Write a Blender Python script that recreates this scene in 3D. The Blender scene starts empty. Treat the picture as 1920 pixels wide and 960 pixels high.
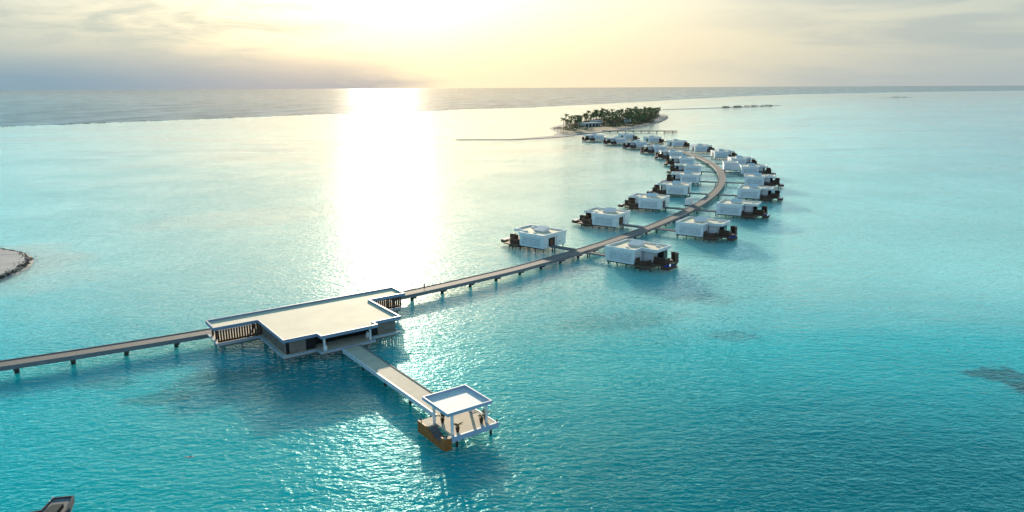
import bpy, bmesh, math, random
from mathutils import Vector, Matrix
R = math.radians
S = bpy.context.scene
COL = S.collection
rnd = random.Random(7)

# ------------------------------------------------------------------ camera
CAM_H = 58.0
cam_d = bpy.data.cameras.new('camera'); cam = bpy.data.objects.new('camera', cam_d); COL.objects.link(cam)
cam_d.lens = 25.3125; cam_d.sensor_width = 36.0
cam_d.clip_start = 1.0; cam_d.clip_end = 200000.0
cam.matrix_world = (Matrix.Translation((0, 0, CAM_H)) @ Matrix.Rotation(R(90 - 13.174), 4, 'X') @ Matrix.Rotation(R(-0.2686), 4, 'Z'))
S.camera = cam

# ------------------------------------------------------------------ node expression helper
class Ex:
    """a tiny expression builder for shader nodes"""
    def __init__(s, nt, sock): s.nt, s.s = nt, sock
    def _m(s, op, *a):
        n = s.nt.nodes.new('ShaderNodeMath'); n.operation = op
        for i, v in enumerate((s,) + a):
            if isinstance(v, Ex): s.nt.links.new(v.s, n.inputs[i])
            else: n.inputs[i].default_value = v
        return Ex(s.nt, n.outputs[0])
    def __add__(s, o): return s._m('ADD', o)
    def __radd__(s, o): return s._m('ADD', o)
    def __sub__(s, o): return s._m('SUBTRACT', o)
    def __rsub__(s, o): return (s * -1.0) + o
    def __mul__(s, o): return s._m('MULTIPLY', o)
    def __rmul__(s, o): return s._m('MULTIPLY', o)
    def __truediv__(s, o): return s._m('DIVIDE', o)
    def pw(s, o): return s._m('POWER', o)
    def ab(s): return s._m('ABSOLUTE')
    def mx(s, o): return s._m('MAXIMUM', o)
    def mn(s, o): return s._m('MINIMUM', o)
    def exp(s): return s._m('EXPONENT')
    def gauss(s, c, w): d = (s - c) / w; return (d * d * -1.0).exp()
    def ramp(s, a, b):
        n = s.nt.nodes.new('ShaderNodeMapRange'); n.interpolation_type = 'SMOOTHSTEP'; n.clamp = True
        s.nt.links.new(s.s, n.inputs[0]); n.inputs[1].default_value = a; n.inputs[2].default_value = b
        return Ex(s.nt, n.outputs[0])
def mixc(nt, f, a, b):
    n = nt.nodes.new('ShaderNodeMix'); n.data_type = 'RGBA'; n.clamp_factor = True
    for i, v in ((0, f), (6, a), (7, b)):
        if isinstance(v, Ex): v = v.s
        if isinstance(v, bpy.types.NodeSocket): nt.links.new(v, n.inputs[i])
        elif i == 0: n.inputs[0].default_value = v
        else: n.inputs[i].default_value = (*v, 1)
    return n.outputs[2]
def addc(nt, a, col, f):
    n = nt.nodes.new('ShaderNodeMix'); n.data_type = 'RGBA'; n.blend_type = 'ADD'; n.clamp_factor = False
    n.inputs[0].default_value = 1.0; nt.links.new(a, n.inputs[6])
    v = nt.nodes.new('ShaderNodeVectorMath'); v.operation = 'SCALE'; v.inputs[0].default_value = col; nt.links.new(f.s, v.inputs['Scale'])
    nt.links.new(v.outputs[0], n.inputs[7]); return n.outputs[2]
def comb(nt, x, y, z):
    n = nt.nodes.new('ShaderNodeCombineXYZ')
    for i, v in enumerate((x, y, z)):
        if isinstance(v, Ex): nt.links.new(v.s, n.inputs[i])
        else: n.inputs[i].default_value = v
    return n.outputs[0]
def noise(nt, vec, scale, detail=3.0, rough=0.5, lac=2.0, dist=0.0):
    n = nt.nodes.new('ShaderNodeTexNoise'); n.inputs['Scale'].default_value = scale
    n.inputs['Detail'].default_value = detail; n.inputs['Roughness'].default_value = rough
    n.inputs['Lacunarity'].default_value = lac; n.inputs['Distortion'].default_value = dist
    if vec is not None: nt.links.new(vec, n.inputs['Vector'])
    return Ex(nt, n.outputs['Fac'])

# ------------------------------------------------------------------ sky
SUN_AZ, SUN_EL = -9.8, 10.5          # degrees; azimuth from +Y towards +X
SUNV = Vector((math.sin(R(SUN_AZ)) * math.cos(R(SUN_EL)), math.cos(R(SUN_AZ)) * math.cos(R(SUN_EL)), math.sin(R(SUN_EL))))
W = bpy.data.worlds.new('World'); S.world = W; W.use_nodes = True
nt = W.node_tree; nt.nodes.clear()
out = nt.nodes.new('ShaderNodeOutputWorld'); bg = nt.nodes.new('ShaderNodeBackground'); bg.inputs[1].default_value = 0.1
nt.links.new(bg.outputs[0], out.inputs[0])
sky = nt.nodes.new('ShaderNodeTexSky'); sky.sky_type = 'NISHITA'; sky.sun_disc = False
sky.sun_elevation = R(SUN_EL); sky.sun_rotation = R(SUN_AZ); sky.air_density = 1.0; sky.dust_density = 1.2; sky.ozone_density = 1.5
tc = nt.nodes.new('ShaderNodeTexCoord')
sx = nt.nodes.new('ShaderNodeSeparateXYZ'); nt.links.new(tc.outputs['Generated'], sx.inputs[0])
X, Y, Z = (Ex(nt, sx.outputs[i]) for i in range(3))
el = Z._m('ARCSINE') * 57.2958
az = X._m('ARCTAN2', Y) * 57.2958
dt = nt.nodes.new('ShaderNodeVectorMath'); dt.operation = 'DOT_PRODUCT'; dt.inputs[1].default_value = SUNV
nt.links.new(tc.outputs['Generated'], dt.inputs[0])
g = Ex(nt, dt.outputs['Value']).mn(1.0).mx(-1.0)._m('ARCCOSINE') * 57.2958
elc = el.mx(0.0)
# mostly set colours; the unseen high sky is tinted teal to colour the water
c = mixc(nt, elc.ramp(4.0, 26.0) * 0.17 + 0.75, sky.outputs[0], mixc(nt, elc.ramp(4.0, 20.0), (1.6, 1.75, 1.6), (0.10, 0.80, 1.30)))
# bright pale-blue eastern sky opposite the sun
c = mixc(nt, az.ab().ramp(75.0, 140.0) * elc.ramp(60.0, 20.0) * 0.9, c, (1.3, 2.3, 3.4))
# unseen bright band added above the frame, sunward, to light and tint the water
veil = mixc(nt, (az + 8.0).ab().ramp(34.0, 9.0), (4.6, 13.4, 14.8), (17.5, 14.8, 10.2))
c = mixc(nt, az.ab().ramp(115.0, 35.0) * elc.ramp(6.5, 13.0) * elc.ramp(23.0, 12.0) * 0.95, c, veil)
# haze low down, pale green-cream in front, cooler to the sides
hz = mixc(nt, (az - 2.0).ab().ramp(8.0, 40.0), (3.05, 2.75, 2.05), (1.80, 2.06, 1.90))
c = mixc(nt, (elc * elc * -1.0 / 60.0).exp() * 0.95 * az.ab().ramp(120.0, 50.0), c, hz)
# streaked cloud, seen edge-on towards the horizon
cv = comb(nt, az * 0.045, el * 0.30, 0.0)
n1 = noise(nt, cv, 1.6, 6.0, 0.55, 2.1, 0.35)
cv2 = comb(nt, az * 0.11 + el * 0.06, el * 0.55 - az * 0.02, 3.0)
n2 = noise(nt, cv2, 1.7, 5.0, 0.6, 2.1, 0.6)
# greyer patch at the right
c = mixc(nt, (n1.ramp(0.40, 0.62)) * az.ramp(8.0, 32.0) * 0.55, c, (1.45, 1.72, 1.78))
c = mixc(nt, elc.gauss(0.0, 2.2) * az.ramp(6.0, 34.0) * 0.7, c, (1.45, 1.72, 1.85))
# grey-green veil at the left
c = mixc(nt, n2.ramp(0.35, 0.7) * az.ramp(-4.0, -22.0) * elc.gauss(4.6, 2.6) * 0.75, c, (1.75, 2.02, 1.85))
# glow round the sun behind thin cloud
c = addc(nt, c, (8.0, 7.0, 5.0), (g / -1.9).exp())
c = addc(nt, c, (1.1, 0.80, 0.38), (g / -5.5).exp())
c = addc(nt, c, (0.40, 0.26, 0.08), (elc / -3.0).exp() * (az + 2.0).gauss(0.0, 20.0))
# the low dark bank on the left, ragged on top
edge = az.ramp(-38.0, -6.0) * -0.7 + 3.6 + (n1 - 0.5) * 1.3
bank = ((edge - el) / 3.6).ramp(-0.15, 1.0) * (az + (n2 - 0.5) * 9.0).ramp(-4.0, -13.0)
bankc = mixc(nt, az.ramp(-34.0, -14.0), (0.95, 1.42, 1.75), (1.75, 1.70, 1.75))
c = mixc(nt, bank * 0.95, c, bankc)
# faint bright wisps, upper left
wis = n2.ramp(0.58, 0.70) * elc.gauss(5.6, 0.9) * az.ramp(-14.0, -20.0)
c = mixc(nt, wis * 0.6, c, (3.1, 3.2, 2.6))
nt.links.new(c, bg.inputs[0])

# ------------------------------------------------------------------ sun
sd = bpy.data.lights.new('sun', 'SUN'); sd.energy = 3.2; sd.angle = R(0.6); sd.color = (1.0, 0.84, 0.62)
so = bpy.data.objects.new('sun', sd); COL.objects.link(so); so.rotation_euler = SUNV.to_track_quat('Z', 'Y').to_euler(); so.location = SUNV * 900

# ------------------------------------------------------------------ exposure
S.view_settings.view_transform = 'Standard'; S.view_settings.look = 'None'
S.view_settings.exposure = 1.45; S.view_settings.gamma = 1.0; S.view_settings.use_curve_mapping = False
S.render.engine = 'CYCLES'
S.cycles.max_bounces = 6; S.cycles.diffuse_bounces = 2; S.cycles.glossy_bounces = 3; S.cycles.sample_clamp_indirect = 3.0; S.cycles.sample_clamp_direct = 1.9

# ------------------------------------------------------------------ materials
def mat(name, col, rough=0.7, var=0.15, scale=1.0, spec=0.3, col2=None, stretch=(1, 1, 1), bump=0.0, detail=4.0):
    m = bpy.data.materials.new(name); m.use_nodes = True; nt = m.node_tree
    b = nt.nodes['Principled BSDF']; b.inputs['Roughness'].default_value = rough; b.inputs['Specular IOR Level'].default_value = spec
    tc = nt.nodes.new('ShaderNodeTexCoord'); mp = nt.nodes.new('ShaderNodeMapping'); mp.inputs['Scale'].default_value = stretch
    nt.links.new(tc.outputs['Object'], mp.inputs[0])
    n = noise(nt, mp.outputs[0], scale, detail, 0.6)
    a = col; bcol = col2 if col2 else tuple(max(0, x * (1 - 2 * var)) for x in col)
    nt.links.new(mixc(nt, n.ramp(0.3, 0.72), a, bcol), b.inputs['Base Color'])
    if bump:
        bn = nt.nodes.new('ShaderNodeBump'); bn.inputs['Distance'].default_value = bump; nt.links.new(n.s, bn.inputs['Height']); nt.links.new(bn.outputs[0], b.inputs['Normal'])
    return m
M = {}
M['white'] = mat('white_render', (0.80, 0.80, 0.80), 0.6, 0.06, 0.7)
M['roof'] = mat('roof_membrane', (0.82, 0.70, 0.53), 0.8, 0.06, 0.16, col2=(0.70, 0.60, 0.46))
M['fascia'] = mat('blue_grey_fascia', (0.24, 0.31, 0.42), 0.55, 0.05, 0.6)
M['fascia_pale'] = mat('pale_blue_fascia', (0.42, 0.49, 0.62), 0.55, 0.05, 0.6)
M['shade_grey'] = mat('gap_shade_grey', (0.20, 0.23, 0.27), 0.8, 0.1, 1.0)
M['roof_white'] = mat('white_roof_coating', (0.84, 0.80, 0.80), 0.7, 0.05, 0.5, col2=(0.74, 0.70, 0.70))
M['trim'] = mat('painted_trim', (0.72, 0.74, 0.76), 0.5, 0.08, 0.8)
M['boards'] = mat('weathered_boards', (0.205, 0.18, 0.178), 0.8, 0.15, 1.2, col2=(0.15, 0.132, 0.13))
M['beam'] = mat('concrete_beam', (0.22, 0.205, 0.215), 0.8, 0.15, 0.8, col2=(0.19, 0.175, 0.18))
M['pale_deck'] = mat('pale_concrete_deck', (0.66, 0.55, 0.43), 0.8, 0.08, 0.6, col2=(0.56, 0.465, 0.37))
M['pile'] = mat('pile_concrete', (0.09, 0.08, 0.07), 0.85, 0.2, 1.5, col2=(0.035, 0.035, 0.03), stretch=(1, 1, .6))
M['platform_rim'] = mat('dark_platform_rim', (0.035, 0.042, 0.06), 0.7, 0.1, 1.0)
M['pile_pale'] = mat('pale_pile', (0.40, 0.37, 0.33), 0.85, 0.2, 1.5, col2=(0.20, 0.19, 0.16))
M['dark_wood'] = mat('dark_timber', (0.12, 0.062, 0.040), 0.75, 0.2, 1.6, col2=(0.065, 0.034, 0.022), stretch=(1, 1, 5))
M['deck_wood'] = mat('brown_decking', (0.20, 0.13, 0.09), 0.75, 0.2, 1.4, col2=(0.12, 0.078, 0.055))
M['orange_wood'] = mat('oiled_timber', (0.42, 0.14, 0.03), 0.6, 0.2, 0.9, col2=(0.32, 0.10, 0.022), stretch=(1, 1, 4))
M['louvre'] = mat('grey_timber_louvre', (0.36, 0.28, 0.235), 0.8, 0.2, 1.5, col2=(0.22, 0.17, 0.14), stretch=(1, 1, 4))
M['dark'] = mat('dark_opening', (0.016, 0.014, 0.014), 0.5, 0.1, 1.0)
M['glass'] = mat('dark_glass', (0.012, 0.014, 0.016), 0.06, 0.1, 1.0, spec=0.5)
M['pool'] = mat('blue_pool_water', (0.005, 0.06, 0.42), 0.08, 0.1, 3.0, spec=0.5, col2=(0.003, 0.045, 0.33))
M['red'] = mat('red_brown_door', (0.22, 0.07, 0.04), 0.6, 0.2, 2.0)
M['sand'] = mat('coral_sand', (0.34, 0.30, 0.28), 0.95, 0.12, 0.05, col2=(0.26, 0.23, 0.215), bump=0.3)
M['sand_grey'] = mat('grey_sand', (0.47, 0.43, 0.42), 0.95, 0.12, 0.12, col2=(0.40, 0.365, 0.36), bump=0.2)
M['weed'] = mat('seaweed_debris', (0.10, 0.08, 0.055), 0.9, 0.3, 1.0, col2=(0.03, 0.025, 0.02))
M['scrub'] = mat('dry_grass_sand', (0.15, 0.13, 0.07), 0.95, 0.2, 0.06, col2=(0.08, 0.085, 0.04))
M['palm_leaf'] = mat('palm_leaf', (0.17, 0.19, 0.055), 0.6, 0.2, 0.25, col2=(0.10, 0.125, 0.04))
M['leaf'] = mat('broad_leaf', (0.14, 0.14, 0.045), 0.7, 0.2, 0.4, col2=(0.08, 0.09, 0.03))
M['trunk'] = mat('palm_trunk', (0.20, 0.16, 0.12), 0.9, 0.2, 2.0, col2=(0.11, 0.085, 0.06))
M['pot'] = mat('dark_pot', (0.045, 0.030, 0.022), 0.6, 0.2, 3.0)
M['foam'] = mat('breaking_foam', (0.8, 0.8, 0.78), 0.9, 0.1, 0.05)
M['rock'] = mat('wet_reef_rock', (0.07, 0.07, 0.06), 0.7, 0.3, 0.1)
M['skin'] = mat('skin', (0.30, 0.16, 0.10), 0.6, 0.05, 3)
M['hair'] = mat('dark_hair', (0.02, 0.015, 0.012), 0.6, 0.1, 5)
M['shirt'] = mat('grey_shirt', (0.20, 0.19, 0.20), 0.85, 0.1, 5)
M['shorts'] = mat('dark_shorts', (0.05, 0.05, 0.07), 0.85, 0.1, 5)
M['feather'] = mat('grey_feather', (0.06, 0.06, 0.06), 0.8, 0.2, 8, col2=(0.3, 0.3, 0.3))
M['lamp_white'] = mat('lamp_shade_white', (0.85, 0.85, 0.85), 0.4, 0.02, 3)
M['cushion'] = mat('pale_cushion', (0.7, 0.68, 0.62), 0.9, 0.05, 3)

# ------------------------------------------------------------------ mesh helpers
class MB:
    def __init__(s, T=None): s.bm = bmesh.new(); s.T = T
    def v(s, p): return s.bm.verts.new(s.T(*p) if s.T else p)
    def f(s, vs, mi=0):
        fc = s.bm.faces.new(vs); fc.material_index = mi; return fc
    def box(s, x0, x1, y0, y1, z0, z1, mi=0):
        P = [s.v((x, y, z)) for z in (z0, z1) for x, y in ((x0, y0), (x1, y0), (x1, y1), (x0, y1))]
        for q in ((3, 2, 1, 0), (4, 5, 6, 7), (0, 1, 5, 4), (1, 2, 6, 5), (2, 3, 7, 6), (3, 0, 4, 7)): s.f([P[i] for i in q], mi)
        return s
    def prism(s, poly, z0, z1, mi=0):
        a = [s.v((x, y, z0)) for x, y in poly]; b = [s.v((x, y, z1)) for x, y in poly]; n = len(poly)
        for i in range(n): s.f([a[i], a[(i + 1) % n], b[(i + 1) % n], b[i]], mi)
        s.f(a[::-1], mi); s.f(b, mi); return s
    def hexa(s, P, mi=0):
        P = [s.v(p) for p in P]
        for q in ((3, 2, 1, 0), (4, 5, 6, 7), (0, 1, 5, 4), (1, 2, 6, 5), (2, 3, 7, 6), (3, 0, 4, 7)): s.f([P[i] for i in q], mi)
        return s
    def tube(s, p, q, r0, r1=None, n=8, mi=0):
        r1 = r0 if r1 is None else r1; p, q = Vector(p), Vector(q); d = (q - p).normalized()
        u = d.orthogonal().normalized(); w = d.cross(u)
        a = [s.v(p + (u * math.cos(t) + w * math.sin(t)) * r0) for t in [2 * math.pi * i / n for i in range(n)]]
        b = [s.v(q + (u * math.cos(t) + w * math.sin(t)) * r1) for t in [2 * math.pi * i / n for i in range(n)]]
        for i in range(n): s.f([a[i], a[(i + 1) % n], b[(i + 1) % n], b[i]], mi)
        s.f(a[::-1], mi); s.f(b, mi); return s
    def lathe(s, prof, n=12, c=(0, 0), mi=0):
        rings = [[s.v((c[0] + r * math.cos(2 * math.pi * i / n), c[1] + r * math.sin(2 * math.pi * i / n), z)) for i in range(n)] for r, z in prof]
        for a, b in zip(rings, rings[1:]):
            for i in range(n): s.f([a[i], a[(i + 1) % n], b[(i + 1) % n], b[i]], mi)
        s.f(rings[0][::-1], mi); s.f(rings[-1], mi); return s
    def mesh(s, name, mats, recalc=True, smooth=False):
        if recalc: bmesh.ops.recalc_face_normals(s.bm, faces=s.bm.faces)
        big = [f for f in s.bm.faces if len(f.verts) > 4]
        if big: bmesh.ops.triangulate(s.bm, faces=big)
        me = bpy.data.meshes.new(name); s.bm.to_mesh(me); s.bm.free()
        for m in (mats if isinstance(mats, (list, tuple)) else [mats]): me.materials.append(m)
        if smooth:
            for p in me.polygons: p.use_smooth = True
        return me
    def obj(s, name, mats, parent=None, **k):
        return link(name, s.mesh(name, mats, **k), parent)
def link(name, me, parent=None, loc=None):
    o = bpy.data.objects.new(name, me); COL.objects.link(o)
    if parent: o.parent = parent
    if loc is not None: o.location = loc
    return o
def tag(o, label=None, cat=None, group=None, kind=None):
    for k, v in (('label', label), ('category', cat), ('group', group), ('kind', kind)):
        if v: o[k] = v
    return o
def thing(name, label, cat, loc=(0, 0, 0), rz=0.0, group=None):
    o = bpy.data.objects.new(name, None); o.empty_display_size = 1; COL.objects.link(o)
    o.location = loc; o.rotation_euler = (0, 0, rz); return tag(o, label, cat, group)
def copy_tree(o, parent=None):
    c = o.copy(); COL.objects.link(c)
    if parent: c.parent = parent
    for ch in list(o.children): copy_tree(ch, c)
    return c
def inset(poly, t):
    n = len(poly); area = sum(poly[i][0] * poly[(i + 1) % n][1] - poly[(i + 1) % n][0] * poly[i][1] for i in range(n)); sg = 1 if area > 0 else -1
    r = []
    for i in range(n):
        p0, p1, p2 = (Vector(poly[i - 1]), Vector(poly[i]), Vector(poly[(i + 1) % n]))
        a = (p1 - p0).normalized(); b = (p2 - p1).normalized()
        na = Vector((-a.y, a.x)) * sg; nb = Vector((-b.y, b.x)) * sg
        m = na + nb; r.append(tuple(p1 + m * (t / (1 + na.dot(nb)))))
    return r
def roof_tray(name, poly, z0, ztop, zdeck, t, parent, T=None, mats=None):
    """a flat roof with an upstand all round: rim and fascia one part, membrane its own"""
    b = MB(T); q = inset(poly, t); n = len(poly)
    a0 = [b.v((*p, z0)) for p in poly]; a1 = [b.v((*p, ztop)) for p in poly]; c1 = [b.v((*p, ztop)) for p in q]; c0 = [b.v((*p, zdeck)) for p in q]
    for i in range(n):
        j = (i + 1) % n
        b.f([a0[i], a0[j], a1[j], a1[i]]); b.f([a1[i], a1[j], c1[j], c1[i]]); b.f([c1[i], c1[j], c0[j], c0[i]])
    b.f(a0[::-1]); b.f(c0, 1)
    return b.obj(name, mats or [M['white'], M['roof']], parent)

# ------------------------------------------------------------------ water
def water_material():
    m = bpy.data.materials.new('lagoon_water'); m.use_nodes = True; nt = m.node_tree; nt.nodes.clear()
    out = nt.nodes.new('ShaderNodeOutputMaterial')
    geo = nt.nodes.new('ShaderNodeNewGeometry'); sp = nt.nodes.new('ShaderNodeSeparateXYZ'); nt.links.new(geo.outputs['Position'], sp.inputs[0])
    x, y = Ex(nt, sp.outputs[0]), Ex(nt, sp.outputs[1])
    pos = geo.outputs['Position']
    # edge of the reef flat as a curve y(x)
    pts = [(-3000, 300), (-834, 1192), (-724, 1309), (-601, 1478), (-442, 1696), (-156, 1977), (66, 2207), (321, 2584), (798, 3428), (1456, 4559), (2146, 5481), (3690, 6887), (5454, 7852), (9000, 9000)]
    fc = nt.nodes.new('ShaderNodeFloatCurve'); cv = fc.mapping.curves[0]
    X0, X1, Y1 = -3000.0, 9000.0, 10000.0
    cv.points[0].location = (0, pts[0][1] / Y1); cv.points[1].location = (1, pts[-1][1] / Y1)
    for p in pts[1:-1]: cv.points.new((p[0] - X0) / (X1 - X0), p[1] / Y1)
    for p in cv.points: p.handle_type = 'VECTOR'
    fc.mapping.update()
    nt.links.new(((x - X0) / (X1 - X0)).s, fc.inputs['Value'])
    reef_y = Ex(nt, fc.outputs[0]) * Y1
    wob = noise(nt, pos, 0.004, 4.0, 0.6)
    ocean = ((y - reef_y) / (y * 0.012 + 6.0) + (wob - 0.5) * 4.0).ramp(-1.5, 1.0)
    # lagoon colour: pale over sand, deeper teal close to the camera and to the right
    big = noise(nt, pos, 0.006, 4.0, 0.55, 2.0, 0.6)
    mid = noise(nt, pos, 0.030, 3.0, 0.55)
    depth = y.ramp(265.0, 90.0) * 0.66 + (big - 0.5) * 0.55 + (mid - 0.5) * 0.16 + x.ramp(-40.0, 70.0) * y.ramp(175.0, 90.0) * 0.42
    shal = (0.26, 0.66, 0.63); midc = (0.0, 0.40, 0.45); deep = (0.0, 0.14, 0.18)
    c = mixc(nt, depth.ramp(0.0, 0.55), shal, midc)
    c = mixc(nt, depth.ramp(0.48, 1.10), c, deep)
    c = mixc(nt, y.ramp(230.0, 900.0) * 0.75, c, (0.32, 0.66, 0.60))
    # cooler, bluer channel at far right
    chan = (x - y * 0.40).ramp(-60.0, 330.0) * y.ramp(280.0, 600.0)
    c = mixc(nt, chan * (0.9 + (big - 0.5) * 1.2), c, (0.05, 0.26, 0.36))
    # long sand streaks over the far flat
    st = noise(nt, comb(nt, x * 0.0016, y * 0.007, 0.0), 1.6, 5.0, 0.6, 2.0, 0.4)
    c = mixc(nt, st.ramp(0.50, 0.62) * y.ramp(350.0, 700.0) * 0.8, c, (0.30, 0.46, 0.42))
    c = mixc(nt, st.ramp(0.48, 0.36) * y.ramp(400.0, 800.0) * 0.75, c, (0.05, 0.24, 0.32))
    # shoals: pale water round the sandbars
    def blob(px, py, rx, ry, ang=0.0, w=1.0):
        ca, sa = math.cos(R(ang)), math.sin(R(ang)); dx, dy = x - px, y - py
        u = (dx * ca + dy * sa) / rx; v = (dy * ca - dx * sa) / ry
        return (u * u + v * v + (mid - 0.5) * 2.2 * w)
    for (px, py, rx, ry, an, s) in ((-176, 238, 34, 30, -60, 0.85), (-150, 215, 30, 18, 30, 0.4), (30, 880, 130, 55, 10, 0.75), (200, 1200, 160, 330, -20, 0.75), (700, 2080, 360, 160, 20, 0.6), (-120, 330, 60, 26, 30, 0.3)):
        c = mixc(nt, blob(px, py, rx, ry, an).ramp(1.25, 0.2) * s, c, (0.50, 0.57, 0.48))
    # coral heads, weed and plain darker patches in the water
    cor = noise(nt, pos, 0.22, 4.0, 0.65)
    for (px, py, rx, ry, an, s) in ((101, 139, 7.0, 4.6, 0, 0.85), (101.5, 132, 4.6, 4.6, 0, 0.95), (54, 194, 9, 6, 0, 0.30), (53, 163, 6, 4, 0, 0.32), (-68, 129, 7, 4, 20, 0.42), (-82, 136, 6, 3.5, 0, 0.32), (-60, 139, 13, 5, 25, 0.36), (28, 175, 20, 8, 20, 0.22)):
        d = blob(px, py, rx, ry, an) + (cor - 0.5) * 3.0
        c = mixc(nt, d.ramp(1.25, 0.35) * s, c, (0.012, 0.040, 0.065))
    c = mixc(nt, blob(-42, 134, 26, 12, -15).ramp(1.3, 0.2) * 0.55, c, (0.0, 0.12, 0.12))  # the lounge's shade and dark reflection, painted into the water colour
    ch = noise(nt, comb(nt, x * 0.010, y * 0.0035, 0.0), 1.0, 6.0, 0.75)
    oc = mixc(nt, ch.ramp(0.36, 0.64), (0.07, 0.125, 0.17), (0.25, 0.34, 0.40))
    c = mixc(nt, ocean, c, oc)
    # waves (heights in metres), crests lying roughly across the view
    def wave(sx_, sy_, rot, sc, det, ro, dist=0.0):
        mp = nt.nodes.new('ShaderNodeMapping'); mp.inputs['Rotation'].default_value = (0, 0, R(rot)); mp.inputs['Scale'].default_value = (sx_, sy_, 1)
        nt.links.new(pos, mp.inputs[0]); return noise(nt, mp.outputs[0], sc, det, ro, 2.0, dist)
    w1 = wave(0.50, 1.0, 12, 0.58, 2.0, 0.5, 0.3)
    w2 = wave(0.60, 1.0, -14, 1.30, 3.0, 0.55, 0.4)
    w3 = wave(0.30, 1.0, 4, 0.10, 2.0, 0.5)
    gust = noise(nt, pos, 0.016, 3.0, 0.6).ramp(0.30, 0.70) * 0.5 + 0.7
    amp = WAVE * gust * (1.0 - y.ramp(250.0, 900.0) * 0.35 + ocean * 1.0)
    h = (w1 * 0.28 + w2 * 0.27 + w3 * 0.35) * amp
    bump = nt.nodes.new('ShaderNodeBump'); bump.inputs['Strength'].default_value = 1.0; bump.inputs['Distance'].default_value = 1.0; nt.links.new(h.s, bump.inputs['Height'])
    bs = nt.nodes.new('ShaderNodeBump'); bs.inputs['Strength'].default_value = 0.55; bs.inputs['Distance'].default_value = 1.0; nt.links.new(h.s, bs.inputs['Height'])
    dif = nt.nodes.new('ShaderNodeSubsurfaceScattering'); dif.falloff = 'BURLEY'; dif.inputs['Scale'].default_value = 14.0; dif.inputs['Radius'].default_value = (0.6, 1.0, 1.0); nt.links.new(c, dif.inputs[0]); nt.links.new(bs.outputs[0], dif.inputs['Normal'])
    gl = nt.nodes.new('ShaderNodeBsdfGlossy'); gl.inputs['Roughness'].default_value = 0.09; nt.links.new(mixc(nt, depth.ramp(0.15, 0.6), (1.0, 1.0, 1.0), (0.60, 0.98, 1.0)), gl.inputs['Color']); nt.links.new(bump.outputs[0], gl.inputs['Normal'])  # reflections of the near water tinted teal in the gloss colour itself
    fr = nt.nodes.new('ShaderNodeFresnel'); fr.inputs[0].default_value = 1.38; nt.links.new(bump.outputs[0], fr.inputs['Normal'])
    mx = nt.nodes.new('ShaderNodeMixShader')
    fac = (Ex(nt, fr.outputs[0]) * (1.0 - ocean * 0.45)).mn(1.0)
    nt.links.new(fac.s, mx.inputs[0]); nt.links.new(dif.outputs[0], mx.inputs[1]); nt.links.new(gl.outputs[0], mx.inputs[2])
    nt.links.new(mx.outputs[0], out.inputs[0]); return m
WAVE = 1.0
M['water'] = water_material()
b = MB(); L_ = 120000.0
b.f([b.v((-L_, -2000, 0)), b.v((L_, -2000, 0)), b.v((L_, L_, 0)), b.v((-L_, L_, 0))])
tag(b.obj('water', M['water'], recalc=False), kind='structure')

# surf along the reef edge
b = MB()
rp = [(-834, 1192), (-724, 1309), (-601, 1478), (-442, 1696), (-300, 1830), (-156, 1977), (66, 2207)]
for (x0, y0), (x1, y1) in zip(rp, rp[1:]):
    d = Vector((x1 - x0, y1 - y0)); Ls = d.length; d.normalize(); nrm = Vector((-d.y, d.x)); s = 0.0
    while s < Ls:
        ln = rnd.uniform(12, 50); 
        if rnd.random() < 0.62:
            off = rnd.uniform(-9, 6); wd = rnd.uniform(2.0, 5.5); hh = rnd.uniform(0.3, 0.9)
            prev = None; k = 5
            for i in range(k + 1):
                t = i / k; q = Vector((x0, y0)) + d * (s + ln * t) + nrm * (off + rnd.uniform(-1, 1)); w_ = wd * math.sin(math.pi * min(max(t, .08), .92))
                cur = [b.v((q.x - nrm.x * w_, q.y - nrm.y * w_, 0.02)), b.v((q.x, q.y, hh)), b.v((q.x + nrm.x * w_, q.y + nrm.y * w_, 0.02))]
                if prev: b.f([prev[0], cur[0], cur[1], prev[1]]); b.f([prev[1], cur[1], cur[2], prev[2]])
                prev = cur
        s += ln * rnd.uniform(0.8, 1.5)
tag(b.obj('surf_foam', M['foam'], recalc=False), 'broken white surf along the edge of the reef', 'surf', kind='stuff')
b = MB()
for i in range(60):
    t = rnd.random() * (len(rp) - 3); k = int(t); t -= k
    px = rp[k][0] * (1 - t) + rp[k + 1][0] * t; py = rp[k][1] * (1 - t) + rp[k + 1][1] * t; 
    for j in range(rnd.randint(1, 5)):
        qx, qy = px + rnd.uniform(-20, 20), py - 10 + rnd.uniform(-5, 5) + 0.9 * (0)
        r_ = rnd.uniform(1.0, 3.4); b.lathe([(r_, -0.3), (r_ * .8, 0.25), (r_ * .3, 0.5)], 6, (qx, qy))
tag(b.obj('reef_rubble', M['rock']), 'dark coral rubble breaking the surface along the reef edge', 'rubble', kind='stuff')

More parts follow.
